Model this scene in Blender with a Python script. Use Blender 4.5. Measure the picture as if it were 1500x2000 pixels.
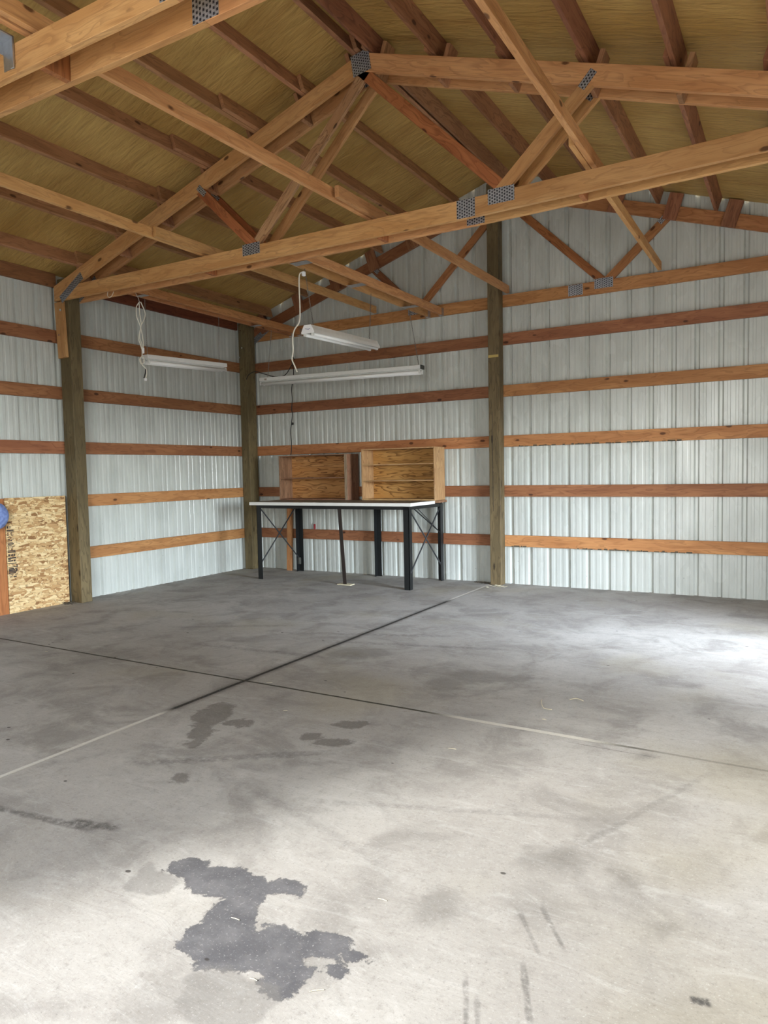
import bpy, bmesh, math, random
from mathutils import Vector, Matrix
random.seed(7)
for o in list(bpy.data.objects):
    bpy.data.objects.remove(o)
SC = bpy.context.scene
COL = SC.collection
PI = math.pi

# ------------------------------------------------------------------ camera
YAW, PITCH, ROLL, FPX = 0.529816, -0.057415, -0.019848, 1384.38
CAM = Vector((7.1176, -8.2136, 1.4114))
_f = Vector((-math.sin(YAW)*math.cos(PITCH), math.cos(YAW)*math.cos(PITCH), math.sin(PITCH)))
_r = Vector((math.cos(YAW), math.sin(YAW), 0))
_u = _r.cross(_f)
_r2 = _r*math.cos(ROLL)+_u*math.sin(ROLL)
_u2 = -_r*math.sin(ROLL)+_u*math.cos(ROLL)
cd = bpy.data.cameras.new('camera')
cam = bpy.data.objects.new('camera', cd)
COL.objects.link(cam)
cam.matrix_world = Matrix(((_r2.x, _u2.x, -_f.x, CAM.x), (_r2.y, _u2.y, -_f.y, CAM.y), (_r2.z, _u2.z, -_f.z, CAM.z), (0, 0, 0, 1)))
cd.sensor_fit = 'HORIZONTAL'
cd.sensor_width = 36
cd.lens = FPX/1500*36
cd.clip_start = 0.05
SC.camera = cam

# ------------------------------------------------------------------ world, sun, openings, exposure
SC.view_settings.view_transform = 'Standard'
SC.view_settings.look = 'None'
SC.view_settings.gamma = 1
SC.view_settings.use_curve_mapping = False
SC.view_settings.exposure = 1.38
W = bpy.data.worlds.new('sky')
SC.world = W
W.use_nodes = True
nt = W.node_tree
nt.nodes.clear()
wo = nt.nodes.new('ShaderNodeOutputWorld')
bg = nt.nodes.new('ShaderNodeBackground')
sky = nt.nodes.new('ShaderNodeTexSky')
sky.sky_type = 'NISHITA'
sky.sun_disc = False
sky.sun_elevation = math.radians(50)
sky.sun_rotation = math.radians(250)
mixw = nt.nodes.new('ShaderNodeMix')
mixw.data_type = 'RGBA'
mixw.inputs[0].default_value = 0.75
mixw.inputs[7].default_value = (3.45, 3.45, 3.4, 1)
nt.links.new(sky.outputs[0], mixw.inputs[6])
# bright sky lobe, added low on the right to strengthen the side-door light
tcw = nt.nodes.new('ShaderNodeTexCoord')
dot = nt.nodes.new('ShaderNodeVectorMath'); dot.operation = 'DOT_PRODUCT'
dot.inputs[1].default_value = Vector((.93, -.32, .16)).normalized()
nt.links.new(tcw.outputs['Generated'], dot.inputs[0])
mr = nt.nodes.new('ShaderNodeMapRange'); mr.interpolation_type = 'SMOOTHSTEP'
mr.inputs[1].default_value = .80; mr.inputs[2].default_value = .99; mr.inputs[3].default_value = 1.0; mr.inputs[4].default_value = 6.0
nt.links.new(dot.outputs['Value'], mr.inputs[0])
glow = nt.nodes.new('ShaderNodeVectorMath'); glow.operation = 'SCALE'
nt.links.new(mixw.outputs[2], glow.inputs[0]); nt.links.new(mr.outputs[0], glow.inputs['Scale'])
tint = nt.nodes.new('ShaderNodeMix'); tint.data_type = 'RGBA'; tint.blend_type = 'MULTIPLY'
tint.inputs[7].default_value = (.93, .985, 1.07, 1)
tm = nt.nodes.new('ShaderNodeMath'); tm.operation = 'MULTIPLY_ADD'; tm.inputs[1].default_value = .25; tm.inputs[2].default_value = -.25; tm.use_clamp = True
nt.links.new(mr.outputs[0], tm.inputs[0]); nt.links.new(tm.outputs[0], tint.inputs[0])
nt.links.new(glow.outputs[0], tint.inputs[6]); nt.links.new(tint.outputs[2], bg.inputs[0])
bg.inputs[1].default_value = 1.0
nt.links.new(bg.outputs[0], wo.inputs[0])

# big front doorway and the walk door in the right wall
FY = -9.1            # front wall
RX = 8.08            # right wall
DX0, DX1, DZ = 3.9, 6.75, 3.05
SY0, SY1, SZ = -3.6, -1.9, 2.15

sd = bpy.data.lights.new('sun', 'SUN')
sd.energy = 2.7
sd.angle = math.radians(9)
sd.color = (1, .99, .975)
sun = bpy.data.objects.new('sun', sd)
COL.objects.link(sun)
SUN_AZ, SUN_EL = (.41, .91), math.radians(31)     # hazy bright sky low in front of the doorway
_h = math.hypot(*SUN_AZ)
sun.rotation_euler = Vector((SUN_AZ[0]/_h*math.cos(SUN_EL), SUN_AZ[1]/_h*math.cos(SUN_EL), -math.sin(SUN_EL))).to_track_quat('-Z', 'Y').to_euler()

def portal(name, loc, rot, sx, sy):
    l = bpy.data.lights.new(name, 'AREA')
    l.shape = 'RECTANGLE'
    l.size, l.size_y = sx, sy
    l.cycles.is_portal = True
    o = bpy.data.objects.new(name, l)
    COL.objects.link(o)
    o.location = loc
    o.rotation_euler = rot
portal('portal_front', ((DX0+DX1)/2, FY+.02, DZ/2), (PI/2, 0, 0), DX1-DX0, DZ)
portal('portal_side', (RX-.06, (SY0+SY1)/2, SZ/2), (PI/2, 0, PI/2), SY1-SY0, SZ)

# ------------------------------------------------------------------ node helper
class N:
    def __init__(s, name, rough=.6, spec=.4, metal=0.0):
        s.m = bpy.data.materials.new(name)
        s.m.use_nodes = True
        s.t = s.m.node_tree
        s.b = s.t.nodes['Principled BSDF']
        s.b.inputs['Roughness'].default_value = rough
        s.b.inputs['Specular IOR Level'].default_value = spec
        s.b.inputs['Metallic'].default_value = metal
    def n(s, kind, **kw):
        x = s.t.nodes.new(kind)
        for k, v in kw.items():
            setattr(x, k, v)
        return x
    def l(s, a, b):
        s.t.links.new(a, b)
    def put(s, sock, v):
        if isinstance(v, (int, float)):
            sock.default_value = v
        elif isinstance(v, tuple):
            sock.default_value = v if len(v) != 3 or sock.type == 'VECTOR' else (*v, 1)
        else:
            s.l(v, sock)
    def math(s, op, a, b=0.0, c=None, clamp=False):
        x = s.n('ShaderNodeMath', operation=op, use_clamp=clamp)
        s.put(x.inputs[0], a)
        s.put(x.inputs[1], b)
        if c is not None:
            s.put(x.inputs[2], c)
        return x.outputs[0]
    def coord(s, kind='Object'):
        return s.n('ShaderNodeTexCoord').outputs[kind]
    def pos(s):
        return s.n('ShaderNodeNewGeometry').outputs['Position']
    def mapping(s, v, scale=(1, 1, 1), loc=(0, 0, 0), rot=(0, 0, 0)):
        x = s.n('ShaderNodeMapping')
        s.l(v, x.inputs[0])
        s.put(x.inputs['Scale'], scale)
        s.put(x.inputs['Location'], loc)
        s.put(x.inputs['Rotation'], rot)
        return x.outputs[0]
    def noise(s, v, scale=5, detail=3, rough=.5, dist=0.0, col=False):
        x = s.n('ShaderNodeTexNoise')
        s.l(v, x.inputs['Vector'])
        x.inputs['Scale'].default_value = scale
        x.inputs['Detail'].default_value = detail
        x.inputs['Roughness'].default_value = rough
        x.inputs['Distortion'].default_value = dist
        return x.outputs['Color' if col else 'Fac']
    def voro(s, v, scale=5, feature='F1', out='Distance', rnd=1.0):
        x = s.n('ShaderNodeTexVoronoi', feature=feature)
        s.l(v, x.inputs['Vector'])
        x.inputs['Scale'].default_value = scale
        x.inputs['Randomness'].default_value = rnd
        return x.outputs[out]
    def ss(s, v, a, b, lo=0.0, hi=1.0):
        x = s.n('ShaderNodeMapRange', interpolation_type='SMOOTHSTEP')
        s.put(x.inputs[0], v)
        x.inputs[1].default_value = a
        x.inputs[2].default_value = b
        x.inputs[3].default_value = lo
        x.inputs[4].default_value = hi
        return x.outputs[0]
    def mix(s, f, a, b, blend='MIX'):
        x = s.n('ShaderNodeMix', data_type='RGBA', blend_type=blend)
        s.put(x.inputs[0], f)
        s.put(x.inputs[6], a)
        s.put(x.inputs[7], b)
        return x.outputs[2]
    def sep(s, v):
        x = s.n('ShaderNodeSeparateXYZ')
        s.l(v, x.inputs[0])
        return x.outputs
    def comb(s, x_, y_, z_=0.0):
        x = s.n('ShaderNodeCombineXYZ')
        for i, v in enumerate((x_, y_, z_)):
            s.put(x.inputs[i], v)
        return x.outputs[0]
    def vadd(s, a, b):
        x = s.n('ShaderNodeVectorMath', operation='ADD')
        s.put(x.inputs[0], a)
        s.put(x.inputs[1], b)
        return x.outputs[0]
    def bump(s, h, strength=.3, dist=.01):
        x = s.n('ShaderNodeBump')
        x.inputs['Strength'].default_value = strength
        x.inputs['Distance'].default_value = dist
        s.l(h, x.inputs['Height'])
        s.l(x.outputs[0], s.b.inputs['Normal'])
    def color(s, c):
        s.put(s.b.inputs['Base Color'], c)
        return s.m

def srgb(r, g, b):
    f = lambda c: c/255/12.92 if c <= 10 else ((c/255+.055)/1.055)**2.4
    return (f(r), f(g), f(b))

def wood(name, light, mid, dark, knots=True, grain=1.0, rough=.62, knotscale=1.0, var=.25, linew=.5):
    s = N(name, rough, .3)
    oi = s.n('ShaderNodeObjectInfo').outputs['Random']
    off = s.comb(s.math('MULTIPLY', oi, 37.0), s.math('MULTIPLY', oi, 11.3), s.math('MULTIPLY', oi, 5.7))
    p = s.vadd(s.coord(), off)
    warp = s.noise(s.mapping(p, (1.6, 3, 3)), 1.6, 2)
    xyz = s.sep(p)
    # cathedral grain: rings round a slowly wandering axis
    v = s.comb(s.math('MULTIPLY', xyz[0], .12), s.math('ADD', xyz[1], s.math('MULTIPLY', warp, .10)), s.math('ADD', xyz[2], s.math('MULTIPLY', warp, .12)))
    rings = s.noise(s.mapping(v, (1, 1, 1)), 13*grain, 2, .5, .12)
    wv = s.math('FRACT', s.math('MULTIPLY', rings, 7.0))
    line = s.ss(wv, .55, .98)
    fine = s.noise(s.mapping(p, (6, 160, 160)), 1.0, 3, .6)
    c = s.mix(s.ss(rings, .3, .7), light, mid)
    c = s.mix(s.math('MULTIPLY', line, linew), c, dark)
    c = s.mix(s.math('MULTIPLY', s.ss(fine, .45, .75), .35), c, dark)
    blot = s.noise(s.mapping(p, (.9, 3, 3)), 1.4, 3)
    c = s.mix(s.ss(blot, .35, .75, 0, .45), c, mid)
    if knots:
        kv = s.mapping(p, (3.0*knotscale, 6.5, 6.5))
        kd = s.voro(kv, 1.0)
        kd = s.math('ADD', kd, s.math('MULTIPLY', s.noise(p, 30, 2), .05))
        k = s.ss(kd, .15, .09)
        halo = s.ss(kd, .34, .12)
        c = s.mix(s.math('MULTIPLY', halo, .4), c, mid)
        c = s.mix(s.math('MULTIPLY', k, .85), c, (dark[0]*.35, dark[1]*.3, dark[2]*.3))
    hv = s.n('ShaderNodeHueSaturation')
    s.l(c, hv.inputs['Color'])
    s.put(hv.inputs['Value'], s.math('ADD', 1-var/2, s.math('MULTIPLY', oi, var)))
    s.put(hv.inputs['Hue'], s.math('ADD', .494, s.math('MULTIPLY', s.math('FRACT', s.math('MULTIPLY', oi, 7.3)), .012)))
    s.bump(s.math('ADD', fine, s.math('MULTIPLY', line, -.4)), .25, .002)
    return s.color(hv.outputs[0])

TRUSS = wood('truss_lumber', srgb(214, 166, 112), srgb(192, 140, 88), srgb(132, 86, 50), linew=.32)
REDWOOD = wood('red_fir_web', srgb(182, 116, 72), srgb(156, 94, 56), srgb(100, 56, 32))
WEATH = wood('rough_web', srgb(204, 166, 122), srgb(174, 130, 92), srgb(98, 66, 46), grain=1.4, linew=.7)
GIRT = wood('girt_fir', srgb(164, 112, 76), srgb(138, 90, 60), srgb(90, 52, 34), var=.35, linew=.4)
GIRTL = wood('girt_light_fir', srgb(198, 142, 92), srgb(172, 116, 72), srgb(114, 70, 42), var=.2, linew=.4)
GIRTD = wood('eave_fir', srgb(124, 72, 48), srgb(102, 56, 38), srgb(60, 30, 20), knots=False)
PURL = wood('purlin_fir', srgb(186, 138, 100), srgb(160, 114, 80), srgb(108, 72, 50))
PURLR = wood('purlin_dark_fir', srgb(170, 118, 84), srgb(142, 94, 66), srgb(92, 58, 42))
POST = wood('treated_post', srgb(126, 110, 78), srgb(102, 89, 62), srgb(60, 50, 34), knotscale=.6, var=.1)
PLYS = wood('oak_stained_plywood', srgb(206, 156, 96), srgb(190, 136, 76), srgb(96, 54, 26), knots=False, grain=.9, var=.05, linew=.8)
PLYL = wood('pale_plywood', srgb(206, 172, 124), srgb(184, 146, 100), srgb(136, 96, 62), knots=False, var=.05)
PLYD = wood('weathered_plywood', srgb(164, 124, 96), srgb(132, 96, 72), srgb(74, 50, 38), knots=False, grain=1.6, var=.1)
PLYG = wood('greyed_plywood_edge', srgb(170, 148, 124), srgb(144, 122, 100), srgb(100, 82, 66), knots=False, grain=1.6, var=.1)
PLYW = wood('wall_plywood', srgb(188, 126, 78), srgb(170, 106, 62), srgb(120, 70, 40), knots=False, var=.05)

def simple(name, c, rough=.5, spec=.5, metal=0.0, nz=0.0, nscale=20):
    s = N(name, rough, spec, metal)
    if nz:
        n = s.noise(s.coord(), nscale, 4, .6)
        return s.color(s.mix(s.ss(n, .3, .7, 0, nz), c, tuple(x*.55 for x in c[:3])))
    return s.color(c)

WHITE = simple('white_enamel', (.80, .80, .76), .35, .5, nz=.12)
WHITEB = simple('bright_white_enamel', (.9, .9, .9), .3)
TUBE = simple('unlit_tube_glass', (.88, .88, .85), .15, .5)
DGREY = simple('dark_grey_endplate', (.06, .06, .05), .5)
BLACKM = simple('black_painted_angle_iron', (.013, .014, .014), .42, .35, nz=.4, nscale=12)
RUSTM = simple('rusty_brown_leg_iron', (.030, .021, .017), .5, .4, nz=.4, nscale=14)
BRACEM = simple('dark_rod', (.035, .037, .04), .4)
LAMW = simple('white_laminate', (.86, .85, .80), .35, nz=.08)
CORDW = simple('white_cord', (.80, .77, .66), .5)
CORDB = simple('black_cord', (.012, .012, .012), .5)
GALV = simple('galvanised_steel', (.55, .57, .60), .34, .5, .85, nz=.35, nscale=25)
BOLT = simple('bright_bolt', (.8, .78, .72), .25, .5, .9)
CHAIN = simple('chain_steel', (.22, .2, .18), .4, .5, .7)
RED = simple('red_plastic', (.35, .02, .03), .5)
STRAW = simple('straw', (.62, .55, .38), .7)
LEAF = simple('dry_debris', (.09, .07, .045), .9)
INK = simple('stamp_ink', (.035, .025, .022), .7)
WIREM = simple('thin_wire', (.55, .5, .42), .4, .5, .4)
YEL = simple('yellow_scuff', (.52, .38, .12), .7)
GROUND = simple('gravel_yard', (.42, .40, .36), .9, nz=.5, nscale=8)

def m_plate():
    s = N('punched_nail_plate', .42, .5, .65)
    p = s.coord()
    x = s.sep(p)
    gx = s.math('FRACT', s.math('MULTIPLY', x[0], 52))
    row = s.math('FLOOR', s.math('MULTIPLY', x[0], 52))
    gz = s.math('FRACT', s.math('ADD', s.math('MULTIPLY', x[2], 44), s.math('MULTIPLY', row, .5)))
    hole = s.math('MULTIPLY', s.ss(s.math('ABSOLUTE', s.math('SUBTRACT', gx, .5)), .36, .22), s.ss(s.math('ABSOLUTE', s.math('SUBTRACT', gz, .5)), .32, .2))
    n = s.noise(p, 60, 2)
    c = s.mix(s.ss(n, .4, .7), (.52, .55, .60), (.32, .35, .40))
    c = s.mix(s.math('MULTIPLY', hole, .92), c, (.012, .012, .025))
    s.bump(hole, -.5, .002)
    return s.color(c)
PLATE = m_plate()

def m_siding(axis):
    s = N('painted_steel_siding_'+'xy'[axis], .3, .5)
    p = s.pos()
    sc = (1, 1, .12)
    dirt = s.noise(s.mapping(p, (3, 3, 1.2)), 1.3, 4, .6)
    c = s.mix(s.ss(dirt, .3, .8), srgb(200, 203, 196), srgb(184, 187, 180))
    z = s.sep(p)[2]
    scr = s.voro(s.mapping(p, (9, 9, 5)), 1.0)
    c = s.mix(s.math('MULTIPLY', s.ss(scr, .05, .02), s.ss(z, 1.7, .2, 0, .6)), c, srgb(90, 92, 90))
    s.put(s.b.inputs['Roughness'], s.ss(s.noise(s.mapping(p, (4, 4, 1.5)), 1, 3), .3, .7, .2, .36) if axis == 0 else .26)
    if axis == 0:
        s.bump(s.noise(s.mapping(p, (3, 3, 1.4)), 1.2, 2), .16, .012)
    return s.color(c)
SIDX, SIDY = m_siding(0), m_siding(1)

def m_ceiling():
    s = N('yellowed_foil_insulation', .55, .35)
    p = s.pos()
    big = s.noise(p, 1.1, 4, .55)
    rip = s.noise(s.mapping(p, (4, 30, 4)), 1.0, 3, .6)
    rip2 = s.noise(s.mapping(p, (3, 11, 3)), 1.5, 2, .5, 1.0)
    c = s.mix(s.ss(big, .3, .7), srgb(198, 164, 98), srgb(172, 136, 74))
    c = s.mix(s.ss(rip, .35, .75, 0, .35), c, srgb(140, 110, 56))
    st = s.noise(s.mapping(p, (.6, 4, .6)), 1.6, 3)
    c = s.mix(s.ss(st, .52, .75, 0, .45), c, srgb(146, 104, 50))
    s.bump(s.math('ADD', s.math('MULTIPLY', rip, .5), rip2), .6, .03)
    return s.color(c)
CEIL = m_ceiling()

def m_osb():
    s = N('oriented_strand_board', .7, .25)
    p = s.coord()
    x = s.sep(p)
    uv = s.comb(x[0], x[2], 0.0)
    wob = s.noise(uv, 4, 2, col=True)
    def layer(rot, sc, loc):
        v = s.mapping(uv, sc, loc, (0, 0, rot))
        w = s.n('ShaderNodeVectorMath', operation='SCALE')
        s.l(wob, w.inputs[0])
        w.inputs['Scale'].default_value = 1.2
        v = s.vadd(v, w.outputs[0])
        return s.voro(v, 1.0, out='Color'), s.voro(v, 1.0, 'DISTANCE_TO_EDGE')
    c1, e1 = layer(.25, (9, 40, 1), (0, 0, 0))
    c2, e2 = layer(-.35, (8, 34, 1), (3, 7, 0))
    c3, e3 = layer(.8, (11, 44, 1), (9, 2, 0))
    pick = s.noise(uv, 16, 2)
    r1, r2, r3 = s.sep(c1)[0], s.sep(c2)[0], s.sep(c3)[0]
    v = s.mix(s.ss(pick, .47, .5), r1, r2)
    v = s.mix(s.ss(s.noise(uv, 12, 1), .6, .62), v, r3)
    ramp = s.n('ShaderNodeValToRGB')
    el = ramp.color_ramp.elements
    el[0].position = 0
    el[0].color = (*srgb(136, 98, 62), 1)
    el[1].position = 1
    el[1].color = (*srgb(232, 208, 160), 1)
    for q, col in ((.10, srgb(178, 136, 90)), (.4, srgb(206, 172, 122)), (.75, srgb(224, 196, 146))):
        e = el.new(q)
        e.color = (*col, 1)
    s.l(v, ramp.inputs[0])
    edge = s.mix(s.ss(pick, .47, .5), e1, e2)
    c = s.mix(s.ss(edge, .07, .0, 0, .55), ramp.outputs[0], srgb(96, 62, 36))
    s.bump(v, .4, .004)
    return s.color(c)
OSB = m_osb()

def m_top():
    s = N('worn_grey_benchtop', .5, .4)
    p = s.coord()
    n = s.noise(s.mapping(p, (3, 9, 1)), 2.0, 4, .6)
    return s.color(s.mix(s.ss(n, .35, .7), srgb(138, 128, 112), srgb(112, 102, 88)))
BTOP = m_top()

def m_floor():
    s = N('stained_concrete', .8, .18)
    p = s.pos()
    xyz = s.sep(p)
    X, Y = xyz[0], xyz[1]
    uv = s.comb(X, Y, 0.0)
    big = s.noise(uv, .55, 5, .55, .3)
    mid = s.noise(s.mapping(uv, (1, 1, 1), rot=(0, 0, .5)), 2.6, 5, .62, .6)
    fine = s.noise(uv, 24, 7, .78)
    trow = s.noise(s.mapping(uv, (2, 6, 1), rot=(0, 0, .6)), 1.6, 6, .7, 1.2)
    trow2 = s.noise(s.mapping(uv, (4, 22, 1), rot=(0, 0, -.7)), 1.3, 5, .7, 1.2)
    c = s.mix(s.ss(big, .3, .7), srgb(184, 181, 174), srgb(160, 156, 149))
    c = s.mix(s.ss(mid, .42, .70, 0, .7), c, srgb(134, 130, 124))
    c = s.mix(s.ss(trow, .5, .75, 0, .32), c, srgb(206, 205, 200))
    c = s.mix(s.ss(trow2, .54, .74, 0, .25), c, srgb(126, 120, 112))
    c = s.mix(s.ss(fine, .5, .72, 0, .5), c, srgb(128, 124, 117))
    c = s.mix(s.ss(fine, .46, .25, 0, .3), c, srgb(206, 206, 202))
    tan = s.noise(uv, .8, 3, .5)
    c = s.mix(s.ss(tan, .54, .72, 0, .4), c, srgb(162, 154, 130))
    # ragged-edged spills: union of blobs pushed about by noise
    ed = s.noise(uv, 7.0, 9, .72, .3)
    edm = s.math('MULTIPLY', s.math('SUBTRACT', ed, .5), 2.0)
    def spill(blobs, amp=.06, soft=.004):
        best = None
        for (bx, by, rx, ry, a) in blobs:
            dx = s.math('SUBTRACT', X, bx)
            dy = s.math('SUBTRACT', Y, by)
            ca, sa = math.cos(a), math.sin(a)
            u = s.math('DIVIDE', s.math('ADD', s.math('MULTIPLY', dx, ca), s.math('MULTIPLY', dy, sa)), rx)
            v = s.math('DIVIDE', s.math('SUBTRACT', s.math('MULTIPLY', dy, ca), s.math('MULTIPLY', dx, sa)), ry)
            d = s.math('SQRT', s.math('ADD', s.math('MULTIPLY', u, u), s.math('MULTIPLY', v, v)))
            d = s.math('MULTIPLY', s.math('SUBTRACT', d, 1.0), min(rx, ry))
            best = d if best is None else s.math('SMOOTH_MIN', best, d, .02)
        d = s.math('ADD', best, s.math('MULTIPLY', edm, amp))
        return s.ss(d, soft, -soft), s.ss(s.math('ABSOLUTE', d), .006, .0)
    k, rim = spill(BIG_SPILL, .085, .004)
    inner = s.noise(uv, 9, 5, .6)
    sc_ = s.mix(s.ss(inner, .35, .7), srgb(80, 80, 84), srgb(104, 103, 105))
    sc_ = s.mix(s.ss(fine, .5, .8, 0, .5), sc_, srgb(62, 62, 65))
    c = s.mix(s.math('MULTIPLY', k, .9), c, sc_)
    c = s.mix(s.math('MULTIPLY', rim, .35), c, srgb(84, 82, 80))
    k, rim = spill(PALE_SPILL, .06, .012)
    c = s.mix(s.math('MULTIPLY', k, .5), c, srgb(118, 115, 110))
    k, rim = spill(MID_SPILL, .10, .012)
    c = s.mix(s.math('MULTIPLY', k, .62), c, srgb(98, 93, 86))
    k, rim = spill(SOFT_SPILL, .12, .05)
    c = s.mix(s.math('MULTIPLY', k, .45), c, srgb(104, 100, 94))
    # tyre scuffs
    for (bx, by, ln, wd, a, amt) in SCUFFS:
        dx = s.math('SUBTRACT', X, bx)
        dy = s.math('SUBTRACT', Y, by)
        u = s.math('ADD', s.math('MULTIPLY', dx, math.cos(a)), s.math('MULTIPLY', dy, math.sin(a)))
        v = s.math('SUBTRACT', s.math('MULTIPLY', dy, math.cos(a)), s.math('MULTIPLY', dx, math.sin(a)))
        g = s.math('MULTIPLY', s.ss(s.math('ABSOLUTE', u), ln, ln*.6), s.ss(s.math('ADD', s.math('ABSOLUTE', v), s.math('MULTIPLY', edm, wd*.8)), wd, wd*.3))
        c = s.mix(s.math('MULTIPLY', s.math('MULTIPLY', g, s.ss(fine, .3, .6)), amt), c, srgb(70, 68, 66))
    # saw-cut joints, one along the building, one across it
    wob = s.math('MULTIPLY', s.math('SUBTRACT', s.noise(uv, 3, 3), .5), .012)
    dirt1 = s.math('ADD', s.noise(s.mapping(uv, (0, 1, 1)), .9, 2), 0.0)
    d1 = s.math('ABSOLUTE', s.math('SUBTRACT', X, s.math('ADD', 3.862, wob)))
    j1 = s.ss(d1, .020, .010)
    # pale filler at both ends of the long joint, black grime in its middle
    mid1 = s.math('MULTIPLY', s.ss(Y, -5.35, -5.2), s.ss(Y, -1.15, -1.4))
    grime = s.math('MULTIPLY', s.ss(s.math('ADD', d1, s.math('MULTIPLY', edm, .02)), .07, .0), mid1)
    c = s.mix(s.math('MULTIPLY', grime, .6), c, srgb(70, 68, 64))
    jc = s.mix(mid1, srgb(206, 203, 192), srgb(56, 54, 50))
    c = s.mix(j1, c, jc)
    d2 = s.math('ABSOLUTE', s.math('SUBTRACT', Y, s.math('ADD', -4.585, wob)))
    pale2 = s.math('MULTIPLY', s.ss(X, 5.2, 5.5), s.ss(X, 6.5, 6.1))
    j2 = s.ss(s.math('SUBTRACT', d2, s.math('MULTIPLY', pale2, .008)), .014, .006)
    jc2 = s.mix(pale2, srgb(66, 64, 54), srgb(204, 200, 188))
    j2 = s.math('MULTIPLY', j2, s.ss(X, 6.6, 6.35, .35, 1.0))
    c = s.mix(j2, c, jc2)
    grit = s.noise(uv, 95, 3, .8)
    c = s.mix(s.ss(grit, .56, .7, 0, .45), c, srgb(110, 106, 100))
    c = s.mix(s.ss(grit, .42, .30, 0, .35), c, srgb(214, 212, 206))
    # hairline crack and specks
    sp = s.voro(s.mapping(uv, (1, 1.4, 1)), 3.2)
    c = s.mix(s.math('MULTIPLY', s.ss(sp, .045, .03), .8), c, srgb(60, 56, 52))
    s.put(s.b.inputs['Roughness'], s.ss(mid, .3, .7, .68, .85))
    h = s.math('ADD', s.math('MULTIPLY', fine, .5), trow)
    s.bump(s.math('SUBTRACT', h, s.math('MULTIPLY', s.math('ADD', j1, j2), 1.2)), .22, .006)
    return s.color(c)
BIG_SPILL = [(5.236, -6.436, 0.09, 0.07, 0.49), (5.383, -6.451, 0.112, 0.097, 0.5), (5.522, -6.458, 0.079, 0.096, 0.5), (5.62, -6.372, 0.074, 0.049, 0.5), (5.685, -6.38, 0.028, 0.029, 0.5), (5.565, -6.586, 0.086, 0.113, 0.5), (5.604, -6.684, 0.113, 0.084, 0.5), (5.735, -6.706, 0.139, 0.081, 0.5), (5.789, -6.63, 0.086, 0.121, 0.5), (5.896, -6.559, 0.095, 0.056, 0.5), (6.012, -6.554, 0.045, 0.02, 0.5), (5.89, -6.71, 0.08, 0.054, 0.5), (5.912, -6.772, 0.039, 0.023, 0.5), (5.998, -6.627, 0.032, 0.021, 0.5), (5.608, -6.742, 0.04, 0.033, 0.5)]
PALE_SPILL = [(5.823, -6.867, 0.131, 0.094, 0.5), (5.738, -6.816, 0.086, 0.062, 0.5), (5.201, -6.574, 0.09, 0.072, 0.5), (5.119, -6.536, 0.026, 0.049, 0.49)]
MID_SPILL = [(4.166, -5.211, 0.116, 0.2, 0.47), (4.316, -5.445, 0.074, 0.127, 0.48), (4.104, -5.081, 0.088, 0.097, 0.47), (4.376, -5.237, 0.1, 0.068, 0.47), (4.387, -5.573, 0.033, 0.059, 0.48), (4.638, -5.913, 0.049, 0.053, 0.48), (5.017, -5.23, 0.092, 0.049, 0.48), (4.969, -4.96, 0.098, 0.048, 0.47), (4.881, -5.203, 0.061, 0.052, 0.48)]
SOFT_SPILL = [(5.236, -3.802, 0.215, 0.169, 0.46), (5.495, -3.712, 0.089, 0.095, 0.46), (5.114, -4.032, 0.135, 0.159, 0.46), (6.606, -5.777, 0.045, 0.058, 0.5), (6.487, -4.667, 0.049, 0.052, 0.48), (4.165, -3.611, 0.282, 0.157, 0.45), (6.795, -5.974, 0.053, 0.037, 0.5), (6.131, -6.218, 0.099, 0.081, 0.5), (6.369, -5.78, 0.11, 0.083, 0.49), (4.688, -6.382, 0.064, 0.046, 0.49), (6.539, -3.38, 0.045, 0.046, 0.46)]
SCUFFS = [(4.40, -6.47, .36, .03, .14, .6), (4.66, -6.40, .14, .04, .2, .75), (6.50, -6.45, .14, .013, -1.15, .5), (6.38, -6.58, .14, .012, -1.15, .45), (6.43, -6.62, .12, .012, -1.15, .4), (6.48, -6.15, .13, .012, -.95, .45), (6.42, -6.20, .13, .012, -.95, .35), (4.7, -5.62, .6, .05, .62, .35), (3.9, -3.05, .9, .06, .35, .3), (4.5, -3.2, .9, .05, .25, .3), (6.91, -6.26, .03, .02, .3, .9), (6.33, -4.66, .25, .006, .0, .6), (5.9, -5.6, .7, .03, .35, .2), (6.6, -5.2, .6, .025, 1.2, .2), (5.2, -5.9, .8, .04, -.3, .15), (3.4, -3.9, .8, .05, .1, .3), (2.6, -3.3, .7, .06, .5, .3)]
FLOOR = m_floor()

# ------------------------------------------------------------------ object helpers
def tag(o, label=None, cat=None, group=None, kind=None):
    if label: o['label'] = label
    if cat: o['category'] = cat
    if group: o['group'] = group
    if kind: o['kind'] = kind
    return o

def link(name, bm, mat, parent=None, M=None, smooth=False):
    me = bpy.data.meshes.new(name)
    bmesh.ops.recalc_face_normals(bm, faces=bm.faces)
    bm.to_mesh(me)
    bm.free()
    for m in (mat if isinstance(mat, (list, tuple)) else [mat]):
        me.materials.append(m)
    if smooth:
        for f in me.polygons:
            f.use_smooth = True
    o = bpy.data.objects.new(name, me)
    COL.objects.link(o)
    if M is not None:
        o.matrix_world = M
    if parent:
        o.parent = parent
        o.matrix_parent_inverse = parent.matrix_world.inverted()
        if M is not None:
            o.matrix_world = M
    return o

def empty(name, loc, **kw):
    o = bpy.data.objects.new(name, None)
    COL.objects.link(o)
    o.matrix_world = Matrix.Translation(loc)
    o.empty_display_size = .1
    return tag(o, **kw)

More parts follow.
